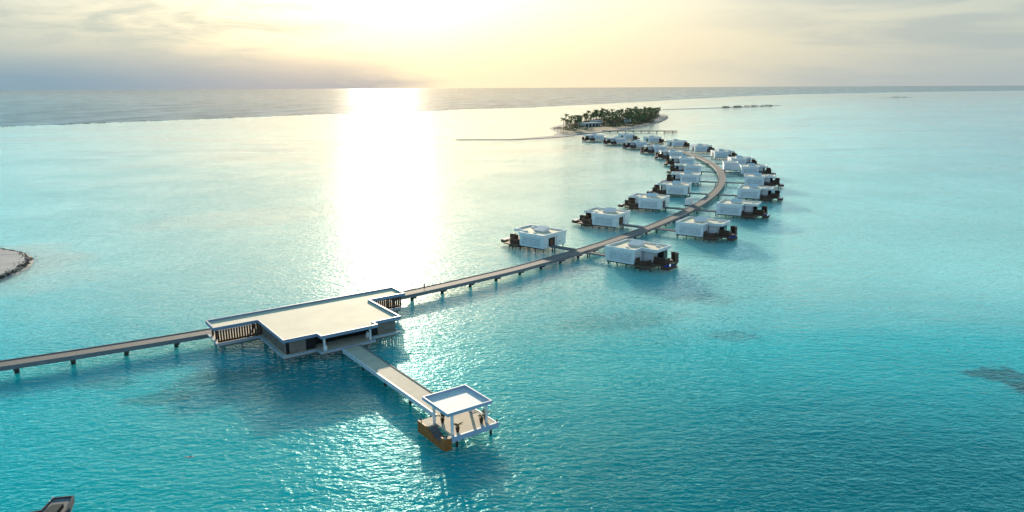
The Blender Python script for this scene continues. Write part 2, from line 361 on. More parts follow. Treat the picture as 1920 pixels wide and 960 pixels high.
# ------------------------------------------------------------------ walkway on its arc
CX, CY, RR, DZ = -400.0, 600.9, 552.8, 2.3
def arc(th, r=0.0, z=0.0): return (CX + (RR + r) * math.cos(R(th)), CY + (RR + r) * math.sin(R(th)), z)
def walkway(th0, th1, label, r_of=lambda t: 0.0):
    root = thing('walkway', label, 'walkway', (0, 0, 0)); n = max(8, int(abs(th1 - th0) / 0.35)); ths = [th0 + (th1 - th0) * i / n for i in range(n + 1)]
    def strip(name, r0, r1, z0, z1, m):
        b = MB(); rows = [[b.v(arc(t, rr + r_of(t), z)) for rr, z in ((r0, z0), (r1, z0), (r1, z1), (r0, z1))] for t in ths]
        for a, c_ in zip(rows, rows[1:]):
            for i in range(4): b.f([a[i], a[(i + 1) % 4], c_[(i + 1) % 4], c_[i]])
        b.f(rows[0][::-1]); b.f(rows[-1]); return b.obj(name, m, root)
    strip('deck', -1.9, 1.9, DZ - 0.30, DZ, M['boards'])
    strip('edge_beam', 1.905, 2.15, DZ - 0.85, DZ + 0.14, M['beam'])
    strip('edge_beam', -2.15, -1.905, DZ - 0.85, DZ + 0.14, M['beam'])
    step = 10.3 / RR * 57.2958; t = th0 + step * 0.5; lst = []
    while t < th1: lst.append(t); t += step
    proto = None
    for t in lst:
        if proto is None:
            q = MB(); q.box(-1.5, 1.9, -0.5, 0.5, DZ - 1.35, DZ - 0.86); q.lathe([(0.50, -1.0), (0.46, DZ - 1.36)], 12, (0.35, 0))
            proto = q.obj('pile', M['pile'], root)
            o = proto
        else: o = proto.copy(); COL.objects.link(o); o.parent = root
        p = arc(t, r_of(t)); o.location = (p[0], p[1], 0); o.rotation_euler = (0, 0, R(t))
    return root
def r_off(t):
    K = [(-64, -14.0), (-57.5, -7.6), (-53.3, -4.1), (-47.8, -1.8), (-43.5, 0.0), (40, 0.0)]
    for (a, va), (b_, vb) in zip(K, K[1:]):
        if a <= t <= b_: return va + (vb - va) * (t - a) / (b_ - a)
    return 0.0
walkway(-62.0, 27.6, 'long curved grey walkway on piles passing the lounge and running between the villas', r_off)

# ------------------------------------------------------------------ the lounge pavilion
LA = R(36.0); LX, LY = -70.75, 158.15
lounge = thing('lounge_building', 'large flat-roofed white lounge on piles where the walkway and the straight jetty meet', 'building', (LX, LY, 0), LA)
LT = lambda u, w, z: (u, -w, z)
roofp = [(0, 0), (47.7, 0), (47.7, 7.3), (37.7, 7.3), (37.7, 24.2), (30.7, 24.2), (30.7, 26.5), (17.3, 26.5), (17.3, 24.2), (9.85, 24.2), (9.85, 6.9), (0, 6.9)]
roof_tray('roof', roofp, 5.35, 6.1, 5.65, 0.38, lounge, LT, [M['fascia'], M['roof']])
deckp = [(0.4, -0.3), (46.8, -0.3), (46.8, 7.7), (37.0, 7.7), (37.0, 24.3), (29.9, 24.3), (29.9, 26.6), (17.0, 26.6), (17.0, 24.4), (9.6, 24.4), (9.6, 7.9), (0.4, 7.9)]
MB(LT).prism(inset(deckp, 0.02), 2.0, 2.50).obj('deck', M['pale_deck'], lounge)
b = MB(LT); n = len(deckp)
e0, e1 = inset(deckp, -0.10), inset(deckp, 0.14)
a0 = [b.v((*p, 2.28)) for p in e0]; a1 = [b.v((*p, 2.54)) for p in e0]; c1 = [b.v((*p, 2.54)) for p in e1]; c0 = [b.v((*p, 2.28)) for p in e1]
for i in range(n):
    j = (i + 1) % n
    for A_, B_ in ((a0, a1), (a1, c1), (c1, c0), (c0, a0)): b.f([A_[i], A_[j], B_[j], B_[i]])
b.obj('deck_edge', M['fascia_pale'], lounge)
MB(LT).prism(inset(deckp, 0.5), 1.45, 1.995).obj('floor_beam', M['beam'], lounge)
# enclosed hall
MB(LT).prism([(10.7, 2.2), (36.5, 2.2), (36.5, 23.4), (30.2, 23.4), (30.2, 21.0), (17.2, 21.0), (17.2, 23.4), (10.7, 23.4)], 2.503, 5.347).obj('wall', M['dark'], lounge)
for (x0, x1, y0, y1) in ((10.42, 10.68, 8.4, 10.6), (10.42, 10.68, 11.4, 14.1), (10.42, 10.68, 15.0, 17.6), (10.42, 10.68, 18.4, 20.5), (10.42, 10.68, 21.1, 23.2), (11.3, 14.9, 23.42, 23.65), (31.9, 36.3, 23.42, 23.65), (36.52, 36.75, 9.0, 22.6)):
    b = MB(LT); b.box(x0, x1, y0, y1, 2.56, 5.3)
    alongx = (x1 - x0) > (y1 - y0); n_ = int(max(x1 - x0, y1 - y0) / 0.26)
    for i in range(n_):
        t = (i + 0.2) / n_
        if alongx: b.box(x0 + (x1 - x0) * t, x0 + (x1 - x0) * t + 0.10, y1 + 0.002, y1 + 0.09, 2.7, 5.2)
        else: b.box((x0 - 0.09) if x0 < 20 else x1 + .002, (x0 - 0.002) if x0 < 20 else x1 + .09, y0 + (y1 - y0) * t, y0 + (y1 - y0) * t + 0.10, 2.7, 5.2)
    b.obj('louvre_panel', M['louvre'], lounge)
MB(LT).box(19.0, 28.0, 21.05, 21.2, 2.6, 5.0).obj('glazing', M['glass'], lounge)
# slatted sides of the two entrance wings
for (u0, u1, w) in ((0.9, 10.2, 7.2), (37.4, 46.4, 7.0)):
    b = MB(LT); nsl = int((u1 - u0) / 0.56)
    for i in range(nsl + 1):
        uu = u0 + (u1 - u0) * i / nsl; b.box(uu - 0.17, uu + 0.17, w - 0.14, w + 0.14, 2.56, 5.345)
    b.box(u0, u1, w - 0.06, w + 0.06, 2.565, 3.0)
    b.obj('slat_screen', M['dark_wood'], lounge)
for (u, w) in ((1.2, 0.8), (1.2, 4.0), (46.0, 0.8), (46.0, 4.0), (10.3, 1.2), (37.0, 1.2)):
    MB(LT).box(u - 0.2, u + 0.2, w - 0.2, w + 0.2, 2.505, 5.345).obj('column', M['dark_wood'], lounge)
for (u, w) in ((18.2, 25.8), (29.0, 25.8)):
    MB(LT).box(u - 0.2, u + 0.2, w - 0.2, w + 0.2, 2.57, 5.345).obj('column', M['white'], lounge)
proto = None
for (u, w) in ((1.4, 6.6), (1.4, 1.6), (6.0, 6.6), (10.9, 7.2), (11.6, 12.4), (11.6, 17.4), (11.9, 22.6), (19.0, 25.2), (28.6, 25.2), (32.2, 22.8), (35.8, 22.8), (35.8, 17.0), (35.8, 12.0), (36.0, 7.0), (40.5, 6.6), (45.6, 6.6), (45.6, 1.6), (20, 12), (28, 12), (24, 21), (16, 16), (32, 16), (20, 3), (30, 3)):
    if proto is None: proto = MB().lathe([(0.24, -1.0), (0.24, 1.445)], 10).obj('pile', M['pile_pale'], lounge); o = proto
    else: o = proto.copy(); COL.objects.link(o); o.parent = lounge
    o.location = LT(u, w, 0)
def lw(u, w, z=0.0):
    v = Matrix.Rotation(LA, 4, 'Z') @ Vector((u, -w, z)); return (v.x - 69.7, v.y + 155.8, z)   # jetty and pavilion frame
# urns at the terrace
urn_me = MB().lathe([(0.22, 0), (0.40, 0.25), (0.44, 0.8), (0.30, 1.25), (0.20, 1.4), (0.26, 1.5)], 14).mesh('urn', M['white'], smooth=True)
for (u, w, lb) in ((18.6, 24.1, 'tall white urn on the lounge terrace, beside the left terrace column'), (29.6, 21.6, 'tall white urn on the lounge terrace, beside the right terrace column')):
    tag(link('urn', urn_me, None, lw(u, w, 2.502)), lb, 'urn', 'white urns on the lounge terrace')

# ------------------------------------------------------------------ jetty from the lounge to the open pavilion
jet = thing('jetty', 'straight pale jetty leading from the lounge towards the camera and the open pavilion', 'jetty', (-69.7, 155.8, 0), LA)
MB(LT).box(22.45, 26.35, 24.44, 65.2, 1.95, 2.30).obj('deck', M['pale_deck'], jet)
MB(LT).box(22.20, 22.445, 24.44, 65.2, 1.55, 2.42).obj('edge_beam', M['trim'], jet)
MB(LT).box(26.355, 26.6, 24.44, 65.2, 1.55, 2.42).obj('edge_beam', M['beam'], jet)
proto = None
for w in (33.0, 43.5, 54.0, 62.0):
    if proto is None:
        q = MB(); q.box(-1.7, 1.7, -0.25, 0.25, 1.15, 1.945)
        for s_ in (-1.3, 1.3): q.lathe([(0.26, -1), (0.26, 1.149)], 10, (s_, 0))
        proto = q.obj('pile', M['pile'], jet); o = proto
    else: o = proto.copy(); COL.objects.link(o); o.parent = jet
    o.location = LT(24.4, w, 0)

# ------------------------------------------------------------------ open arrival pavilion
pav = thing('arrival_pavilion', 'small open white pavilion with a square flat roof at the end of the straight jetty', 'pavilion', lw(23.9, 69.5), LA)
PT = lambda u, w, z: (u - 23.9, -(w - 69.5), z)
roof_tray('roof', [(19.8, 64.8), (28.6, 64.8), (28.6, 73.3), (19.8, 73.3)], 5.75, 6.35, 5.9, 0.22, pav, PT, [M['fascia_pale'], M['roof_white']])
dp = [(20.7, 65.25), (29.0, 65.25), (29.0, 73.9), (18.9, 73.9), (18.9, 73.1), (20.7, 73.1)]
MB(PT).prism(dp, 1.9, 2.3).obj('deck', M['pale_deck'], pav)
MB(PT).box(18.9, 20.69, 65.25, 68.0, 1.9, 2.297).obj('deck', M['pale_deck'], pav)
b = MB(PT)
for i in range(5): b.box(18.9, 20.68, 68.003 + 0.42 * i, 68.42 + 0.42 * i, 0.75, 2.05 - 0.22 * i)
b.box(18.9, 20.68, 70.105, 73.09, 0.75, 1.02); b.obj('steps', M['beam'], pav)
b = MB(PT)
for i in range(5): b.box(27.6 + 0.3 * i, 27.9 + .3 * i - .004, 65.6, 68.4, 2.302, 2.34)
b.obj('mat', M['beam'], pav)
# timber flank: high at the back, dipping along the steps, a post at the front
b = MB(PT); pr = [(65.1, 0.25), (65.1, 2.38), (67.9, 2.38), (70.3, 1.25), (72.9, 1.25), (72.9, 2.42), (74.05, 2.42), (74.05, 0.25)]
a = [b.v((18.62, w, z)) for w, z in pr]; c_ = [b.v((18.88, w, z)) for w, z in pr]
for i in range(len(pr)): j = (i + 1) % len(pr); b.f([a[i], a[j], c_[j], c_[i]])
b.f(a[::-1]); b.f(c_); b.obj('timber_flank', M['orange_wood'], pav)
MB(PT).box(18.62, 19.9, 74.055, 74.2, 0.35, 2.40).obj('timber_flank', M['orange_wood'], pav)
MB(PT).box(19.91, 29.3, 73.92, 74.30, 1.62, 2.52).obj('front_beam', M['fascia_pale'], pav)
MB(PT).box(29.02, 29.28, 65.1, 73.9, 1.6, 2.36).obj('edge_beam', M['trim'], pav)
for (u, w) in ((20.5, 67.6), (27.8, 67.6), (20.8, 73.0), (27.8, 72.6)):
    b = MB(PT); b.box(u - 0.19, u + 0.19, w - 0.19, w + 0.19, 2.302, 5.745); b.obj('column', M['white'], pav)
for (u, w) in ((20, 66.5), (28.3, 66.5), (21.5, 73.2), (28.3, 73.2), (24.5, 70)):
    MB(PT).lathe([(0.22, -1), (0.22, 1.895)], 10, ((u - 0), (w - 0))).obj('pile', M['pile'], pav)
for (u, w, lb) in ((19.05, 65.6, 'back left corner'), (19.35, 73.6, 'front left corner'), (29.0, 74.05, 'front right corner')):
    r_ = thing('bollard_light', 'small dark bollard light on the %s of the pavilion deck' % lb, 'light', lw(u, w, 2.3 if w < 74 else 2.52), LA, 'bollard lights on the pavilion deck')
    MB().lathe([(0.09, 0), (0.09, 0.42)], 8).obj('post', M['dark_wood'], r_); MB().lathe([(0.14, 0.421), (0.14, 0.52), (0.05, 0.56)], 8).obj('cap', M['dark_wood'], r_)
def potted(u, w, lb, seed, hgt):
    rr = random.Random(seed); r_ = thing('potted_plant', lb, 'potted plant', lw(u, w, 2.302), LA, 'potted plants under the pavilion roof')
    MB().lathe([(0.24, 0), (0.40, 0.9), (0.43, 1.0), (0.34, 1.0), (0.32, 0.88)], 14).obj('pot', M['pot'], r_, smooth=False)
    b = MB()
    for i in range(15):
        a_ = rr.uniform(0, 6.28); ln = rr.uniform(0.8, 1.5) * hgt; d = Vector((math.cos(a_), math.sin(a_), 0)); sd_ = Vector((-d.y, d.x, 0)); prev = None
        for k in range(6):
            t = k / 5; p = Vector((0, 0, 0.9)) + d * (ln * 0.75 * t ** 1.3) + Vector((0, 0, ln * (0.95 * t - 0.55 * t * t))); wd = 0.15 * math.sin(math.pi * min(.97, .12 + t * .9))
            cur = (b.v(p - sd_ * wd), b.v(p + Vector((0, 0, -wd * .4))), b.v(p + sd_ * wd))
            if prev: b.f([prev[0], prev[1], cur[1], cur[0]]); b.f([prev[1], prev[2], cur[2], cur[1]])
            prev = cur
    b.obj('leaves', M['leaf'], r_, recalc=False)
potted(21.7, 68.3, 'potted plant beside the back left pavilion column', 1, 1.0)
potted(22.0, 72.7, 'potted plant with arching leaves beside the front left pavilion column', 2, 1.15)
potted(27.0, 72.3, 'left one of two potted plants by the front right pavilion column', 3, 0.9)
potted(28.3, 71.6, 'right one of two potted plants by the front right pavilion column', 4, 1.1)

# ------------------------------------------------------------------ water villas
def villa(s, label, group):
    """local x runs away from the walkway (mirrored for the inner row), y along it; origin 19 m out, 2 m along"""
    T = lambda x, y, z: (s * (x - 19), y - 2, z)
    r_ = thing('water_villa', label, 'villa', (0, 0, 0), 0, group)
    # main block and the recessed outer block
    MB(T).prism([(13.2, -4.9), (24.0, -4.9), (24.0, 8.6), (13.2, 8.6)], 1.6, 5.9).obj('wall', M['white'], r_)
    b = MB(T); b.box(24.3, 27.4, 0.6, 4.4, 1.9, 5.55); b.obj('bathroom_wall', M['white'], r_)
    MB(T).box(24.02, 29.0, 4.6, 8.2, 2.2, 5.6).obj('glazing', M['glass'], r_)
    roofp = [(12.9, -5.2), (24.3, -5.2), (24.3, -0.8), (30.0, -0.8), (30.0, 8.9), (12.9, 8.9)]
    roof_tray('roof', roofp, 5.6, 6.6, 6.12, 0.45, r_, T)
    # raised skylight, pitched
    MB(T).hexa([(18.0, 1.2, 6.13), (22.2, 1.2, 6.13), (22.2, 5.0, 6.13), (18.0, 5.0, 6.13), (17.8, 0.9, 6.75), (22.4, 0.9, 6.75), (22.4, 5.2, 7.75), (17.8, 5.2, 7.75)]).obj('skylight', M['white'], r_)
    b = MB(T); b.box(19.0, 19.8, -2.2, -1.4, 6.13, 6.5); b.box(26.0, 26.9, 5.5, 6.4, 6.13, 6.6); b.obj('roof_vent', M['trim'], r_)
    # horizontal louvres on the near and far flank
    MB(T).box(14.79, 22.61, -4.99, -4.905, 2.2, 5.1).obj('louvre_gap_shade', M['shade_grey'], r_)  # dark sheet that paints the shade into the louvre gaps
    b = MB(T)
    for i in range(5): b.box(14.8, 22.6, -5.14, -5.0, 2.28 + i * 0.60, 2.28 + i * 0.60 + 0.46)
    b.box(14.5, 14.78, -5.08, -4.905, 2.2, 5.1); b.box(22.62, 22.9, -5.08, -4.905, 2.2, 5.1); b.obj('louvre_panel', M['trim'], r_)
    # corner piers give the box its crisp ends
    MB(T).box(12.95, 13.195, -4.9, -2.0, 1.55, 5.595).obj('door_surround', M['white'], r_)
    MB(T).box(12.95, 13.195, 3.0, 8.6, 1.55, 5.595).obj('door_surround', M['white'], r_)
    d = MB(T).box(13.05, 13.19, -1.95, 2.0, 2.1, 5.0).obj('door', M['dark'], r_)
    MB(T).box(12.98, 13.045, -0.9, 0.5, 2.15, 4.3).obj('door_leaf', M['red'], d)
    MB(T).box(12.3, 13.04, 4.2, 5.4, 3.0, 3.25).obj('lamp', M['trim'], r_)
    # timber terrace
    MB(T).prism([(24.02, -6.2), (30.5, -6.2), (31.0, -1.6), (33.2, -1.6), (33.2, 8.6), (24.02, 9.4)], 1.55, 1.88).obj('terrace', M['deck_wood'], r_)
    # curved slatted screen round the outdoor shower
    b = MB(T); k = 15; cx_, cy_, ra = 26.7, -3.5, 2.45
    for i in range(k):
        a0_ = R(150 + 240 * i / k); a1_ = R(150 + 240 * (i + 0.86) / k)
        P = [(cx_ + ra_ * math.cos(aa), cy_ + ra_ * math.sin(aa)) for ra_, aa in ((ra, a0_), (ra, a1_), (ra - .12, a1_), (ra - .12, a0_))]
        b.prism(P, 0.75, 3.7)
    b.obj('shower_screen', M['dark_wood'], r_)
    # privacy walls
    MB(T).box(28.6, 32.6, -0.2, 0.05, 1.3, 4.2).obj('timber_screen', M['dark_wood'], r_)
    b = MB(T); b.box(32.35, 32.6, 0.06, 3.2, 1.885, 3.7); b.obj('timber_screen', M['dark_wood'], r_)
    b = MB(T); b.box(30.4, 33.0, 8.2, 8.45, 1.0, 4.6); b.box(32.75, 33.0, 6.0, 8.19, 1.0, 4.6); b.obj('timber_screen', M['dark_wood'], r_)
    b = MB(T)
    for i in range(5): b.box(33.25, 34.3, 4.0 + .35 * i, 4.35 + .35 * i - .01, 0.2, 1.6 - .3 * i)
    b.obj('steps', M['deck_wood'], r_)
    # plunge pool on the outer corner
    p_ = MB(T).prism([(32.65, -3.0), (35.2, -2.4), (35.2, 2.2), (33.25, 2.2), (33.25, -1.65), (32.65, -1.65)], 0.9, 2.0).obj('pool', M['dark_wood'], r_)
    MB(T).prism([(33.3, -2.6), (35.0, -2.2), (35.0, 2.0), (33.4, 2.0)], 2.003, 2.05).obj('pool_water', M['pool'], p_)
    b = MB(T); b.box(13.4, 33.0, 1.2, 1.7, 1.1, 1.545); b.box(13.4, 30.0, -4.4, -3.9, 1.1, 1.545); b.box(13.4, 33.0, 7.6, 8.1, 1.1, 1.545); b.obj('floor_beam', M['pile'], r_)
    pl = MB().lathe([(0.19, -1.0), (0.19, 1.09)], 6).mesh('pile', M['pile'])
    for (x, y) in [(x, y) for x in (13.7, 17.2, 20.7, 24.2, 29.5) for y in (-4.15, 1.45, 7.85)] + [(32.6, 1.45), (32.6, 7.85), (26.8, -5.8)]:
        link('pile', pl, r_, (s * (x - 19), y - 2, 0))
    return r_
ordi = ['first', 'second', 'third', 'fourth', 'fifth', 'sixth', 'seventh', 'eighth', 'ninth', 'tenth', 'eleventh', 'twelfth']
THETA = [-39.85, -34.35, -28.9, -23.35, -17.85, -12.15, -6.5, -0.6, 5.2, 11.0, 16.6, 22.2]
def vlabel(i, side):
    if i == 0: return 'white water villa nearest the lounge in the %s row, horizontal louvres on its flank' % side
    if i == 11: return 'white water villa at the far island end of the %s row' % side
    return '%s white water villa of the %s row, counting from the lounge end' % (ordi[i], side)
protos = {}
for s, side in ((-1, 'inner left'), (1, 'outer right')):
    for i, th in enumerate(THETA):
        grp = 'water villas in the %s row' % side
        if s not in protos: o = protos[s] = villa(s, vlabel(i, side), grp)
        else: o = copy_tree(protos[s]); o['label'] = vlabel(i, side)
        p = arc(th, 19 * s); t = Vector((-math.sin(R(th)), math.cos(R(th)))) * 2
        o.location = (p[0] + t.x, p[1] + t.y, 0); o.rotation_euler = (0, 0, R(th))
bproto = None
for s, side in ((-1, 'inner left'), (1, 'outer right')):
    for i, th in enumerate(THETA):
        lb = ('footbridge nearest the lounge, from the walkway to the first villa of the %s row' % side) if i == 0 else ('%s footbridge from the lounge end, to a villa of the %s row' % (ordi[i], side))
        if bproto is None:
            o = bproto = thing('footbridge', lb, 'footbridge', (0, 0, 0), 0, 'footbridges from the walkway to the villas')
            MB().box(-5.35, 5.35, -0.85, 0.85, 1.75, 2.05).obj('deck', M['boards'], o)
            MB().box(-5.35, 5.35, -1.05, -0.855, 1.55, 2.15).obj('edge_beam', M['beam'], o); MB().box(-5.35, 5.35, 0.855, 1.05, 1.55, 2.15).obj('edge_beam', M['beam'], o)
            pm = MB().lathe([(0.2, -1), (0.2, 1.745)], 8).mesh('pile', M['pile'])
            for x in (-4.6, 4.2):
                for yy in (-0.55, 0.55): link('pile', pm, o, (x, yy, 0))
        else: o = copy_tree(bproto); o['label'] = lb
        p = arc(th, 7.6 * s); o.location = (p[0], p[1], 0); o.rotation_euler = (0, 0, R(th))
# things on the first outer villa's terrace
def vloc(i, s, x, y, z): 
    th = THETA[i]; p = arc(th, x * s); return (p[0] - math.sin(R(th)) * y, p[1] + math.cos(R(th)) * y, z)
def lounger(i, s, x, y, lb, grp):
    r_ = thing('sun_lounger', lb, 'sun lounger', vloc(i, s, x, y, 1.885), R(THETA[i]), grp)
    MB().box(-0.95, 0.95, -0.33, 0.33, 0.25, 0.33).obj('frame', M['dark_wood'], r_)
    b = MB(); b.box(-0.35, 0.95, -0.31, 0.31, 0.333, 0.42); b.hexa([(-0.36, -.31, .335), (-0.36, .31, .335), (-0.36, .31, .42), (-0.36, -.31, .42), (-0.95, -.31, .75), (-0.95, .31, .75), (-0.98, .31, .84), (-0.98, -.31, .84)]); b.obj('mattress', M['cushion'], r_)
    lm = MB().box(-.04, .04, -.04, .04, 0, .249).mesh('leg', M['dark_wood'])
    for q in ((-.85, -.27), (-.85, .27), (.85, -.27), (.85, .27)): link('leg', lm, r_, (*q, 0))
for k, (y, w_) in enumerate(((5.3, 'nearer'), (7.0, 'farther'))):
    lounger(0, 1, 30.6, y, '%s pale sun lounger on the terrace of the nearest outer villa' % w_, 'sun loungers on the nearest outer villa')

# service pavilion by the walkway, between the sixth villa pair, and the small shelter
th = -10.6
sv = thing('service_hut', 'small boxy white hut with an arched porch beside the curved walkway, among the outer villas', 'hut', arc(th, 8), R(th))
MB().box(-4.6, 4.6, -1.5, 7.5, 2.0, 6.6).obj('wall', M['white'], sv)
roof_tray('roof', [(-5, -1.9), (5, -1.9), (5, 7.9), (-5, 7.9)], 6.605, 7.3, 6.9, 0.4, sv)
MB().box(-4.8, 6.9, -1.7, 7.7, 1.6, 1.995).obj('deck', M['beam'], sv)
b = MB(); k = 12
for i in range(k):
    a0_, a1_ = math.pi * i / k, math.pi * (i + 1) / k
    P = []
    for aa, ra in ((a0_, 2.0), (a1_, 2.0), (a1_, 1.6), (a0_, 1.6)): P.append((ra * math.cos(aa) * 1.3, 4.3 + ra * math.sin(aa)))
    pts_ = [(6.0 + p[0] * 0 + 0, 1 + p[0], p[1]) for p in P]; pts2 = [(4.61, q[1], q[2]) for q in pts_]
    b.hexa(pts_ + pts2)
b.box(4.61, 6.0, 1 - 2.6, 1 - 2.08, 2.0, 4.29); b.box(4.61, 6.0, 1 + 2.08, 1 + 2.6, 2.0, 4.29); b.obj('porch_arch', M['white'], sv)
MB().box(4.602, 4.7, -0.6, 2.6, 2.05, 5.2).obj('door', M['dark'], sv)
for x in (-4, 0, 4):
    for y in (-1, 7): MB().lathe([(0.2, -1), (0.2, 1.595)], 8, (x, y)).obj('pile', M['pile'], sv)
MB().box(-6.3, -4.81, 1, 3, 1.75, 2.05).obj('ramp', M['boards'], sv)
th = -27.9
sh = thing('shelter', 'tiny white wedge-shaped shelter on the inner edge of the curved walkway', 'shelter', arc(th, -3.9), R(th))
b = MB(); b.hexa([(-1.6, 0, 2.3), (1.6, 0, 2.3), (1.6, 0.4, 2.3), (-1.6, 0.4, 2.3), (-1.6, 0, 5.2), (1.6, 0, 6.2), (1.6, 0.4, 6.2), (-1.6, 0.4, 5.2)])
b.hexa([(-1.6, 0.41, 4.8), (1.6, 0.41, 5.8), (1.6, 3.0, 5.8), (-1.6, 3.0, 4.8), (-1.6, 0.41, 5.1), (1.6, 0.41, 6.1), (1.6, 3.0, 6.1), (-1.6, 3.0, 5.1)]); b.box(-1.6, 1.6, 3.01, 3.3, 2.3, 5.0)
b.obj('wall', M['white'], sh)
MB().box(-1.9, 1.74, -0.4, 3.6, 1.8, 2.28).obj('deck', M['dark_wood'], sh)
for y in (0.2, 3.0): MB().lathe([(0.2, -1), (0.2, 1.795)], 8, (-1.2, y)).obj('pile', M['pile'], sh)

# ------------------------------------------------------------------ island, spits, sandbars
def smooth_poly(pts, n=4):
    o = []; k = len(pts)
    for i in range(k):
        p0, p1, p2, p3 = (Vector(pts[(i + j) % k]) for j in (-1, 0, 1, 2))
        for j in range(n):
            t = j / n; o.append(0.5 * ((2 * p1) + (p2 - p0) * t + (2 * p0 - 5 * p1 + 4 * p2 - p3) * t * t + (3 * p1 - p0 - 3 * p2 + p3) * t ** 3))
    return o
def sand_body(name, pts, h, mt, steps=((0.0, -0.15), (0.5, 0.35), (1.4, 0.8), (3.2, 1.0)), w=4.0, n=4):
    P = smooth_poly(pts, n); b = MB(); rings = []
    for f_, zz in steps:
        q = inset([tuple(p) for p in P], f_ * w); rings.append([b.v((x, y, zz * h + (rnd.uniform(-.05, .05) if zz > 0 else 0))) for x, y in q])
    m_ = len(P)
    for a, c_ in zip(rings, rings[1:]):
        for i in range(m_): b.f([a[i], a[(i + 1) % m_], c_[(i + 1) % m_], c_[i]])
    b.f(rings[-1]); return tag(b.obj(name, mt), kind='structure')
sand_body('island_ground', [(54, 1050), (58, 1000), (60, 960), (55, 925), (62, 895), (90, 912), (119, 953), (165, 1022), (208, 1117), (262, 1260), (300, 1400), (330, 1560), (300, 1580), (250, 1500), (190, 1420), (140, 1330), (95, 1210), (66, 1120)], 1.2, M['sand'], w=3.5)
sand_body('sand_spit', [(-66, 831), (-30, 827), (1, 826), (44, 852), (64, 872), (80, 902), (60, 910), (38, 876), (1, 841), (-35, 836)], 0.5, M['sand'], steps=((0, -.1), (.5, .5), (1.0, 1.0)), w=1.5)
sand_body('ground_scrub', [(63, 940), (74, 918), (103, 952), (150, 1030), (192, 1110), (238, 1230), (270, 1370), (285, 1490), (240, 1440), (200, 1360), (130, 1260), (88, 1150), (72, 1050)], 1.35, M['scrub'], steps=((0, .7), (1, 1.0)), w=2)
sand_body('sandbar', [(391, 1918), (470, 1955), (557, 2008), (640, 2066), (700, 2112), (825, 2256), (815, 2275), (680, 2140), (600, 2090), (540, 2040), (455, 1975)], 0.8, M['sand_grey'], steps=((0, -.1), (.5, .5), (1.0, 1.0)), w=3)
sand_body('sandbar', [(1760, 3525), (1900, 3620), (1990, 3650), (1990, 3690), (1890, 3690), (1780, 3590)], 0.8, M['sand_grey'], steps=((0, -.1), (.5, .5), (1.0, 1.0)), w=6)
# near sandbar at the left edge of the frame
nb = [(-204, 266), (-192, 263.5), (-185, 260), (-176.6, 255), (-169, 247.5), (-164, 239), (-161.5, 232), (-159.5, 223), (-159.5, 216), (-165, 208), (-180, 200), (-205, 196), (-225, 215), (-222, 245)]
sand_body('sandbar', nb, 1.0, M['sand_grey'], steps=((-0.2, -.1), (.5, .3), (1.0, .7), (2.0, 1.0)), w=1.6)
b = MB(); P = smooth_poly(nb, 10); Q = inset([tuple(p) for p in P], 2.6); rr = random.Random(5)
for k in range(len(P)):
    if not (8 < k < 96): continue
    base = Vector(Q[k]); wdt = 3.2 if k > 40 else 1.5
    for j in range(26 if k > 40 else 14):
        q = base + (Vector(P[k]) - base) * rr.uniform(-0.55, 0.75) * (wdt / 3.0) + Vector((rr.gauss(0, .5), rr.gauss(0, .5))); r_ = rr.uniform(0.12, 0.5); z = 0.45 + rr.uniform(0, .45)
        a_ = rr.uniform(0, 6.3); pts_ = [b.v((q.x + r_ * rr.uniform(.5, 1.3) * math.cos(a_ + t * 2.09), q.y + r_ * rr.uniform(.5, 1.3) * math.sin(a_ + t * 2.09), z + rr.uniform(-.05, .1))) for t in range(3)]
        top = b.v((q.x, q.y, z + r_ * .6)); 
        for t in range(3): b.f([pts_[t], pts_[(t + 1) % 3], top])
tag(b.obj('seaweed', M['weed'], recalc=False), 'dark band of seaweed and coral debris along the shore of the left sandbar', 'seaweed', kind='stuff')

# palms
def palm_meshes(seed, hgt):
    r_ = random.Random(seed); b = MB(); lean = Vector((r_.uniform(-1, 1), r_.uniform(-1, 1), 0)) * hgt * 0.09; p = Vector((0, 0, -0.3)); n = 5
    for i in range(n):
        t = (i + 1) / n; q = lean * t * t + Vector((0, 0, hgt * t)); b.tube(p, q, 0.34 - 0.16 * i / n, 0.34 - 0.16 * t, 6); p = q
    tr = b.mesh('trunk', M['trunk']); b = MB()
    for i in range(28):
        a_ = i * 2.39996 + r_.uniform(-.3, .3); up = r_.uniform(-0.35, 1.25); ln = r_.uniform(3.2, 4.7); d = Vector((math.cos(a_), math.sin(a_), 0)); sd_ = Vector((-d.y, d.x, 0)); prev = None; k = 6
        for j in range(k + 1):
            t = j / k; q = p + d * (ln * t * (1 - .12 * up)) + Vector((0, 0, ln * (0.62 * up * t - (0.35 + .55 * max(0, .6 - up)) * t * t))); wd = 0.60 * math.sin(math.pi * min(.96, .14 + t * .86)) 
            cur = (b.v(q - sd_ * wd + Vector((0, 0, -wd * .75))), b.v(q), b.v(q + sd_ * wd + Vector((0, 0, -wd * .75))))
            if prev and (j % 3 or True):
                b.f([prev[0], prev[1], cur[1], cur[0]]); b.f([prev[1], prev[2], cur[2], cur[1]])
            prev = cur
    return tr, b.mesh('crown', M['palm_leaf'], recalc=False)
PV = [palm_meshes(s, h) for s, h in ((1, 12.5), (2, 14.5), (3, 10.5), (4, 13.5), (5, 9.0))]
def palm(x, y, sc, grp, lb, k=None):
    o = thing('palm_tree', lb, 'palm tree', (x, y, 1.1), rnd.uniform(0, 6.28), grp); o.scale = (sc, sc, sc)
    tr, cr = PV[k if k is not None else rnd.randrange(5)]; link('trunk', tr, o); link('crown', cr, o)
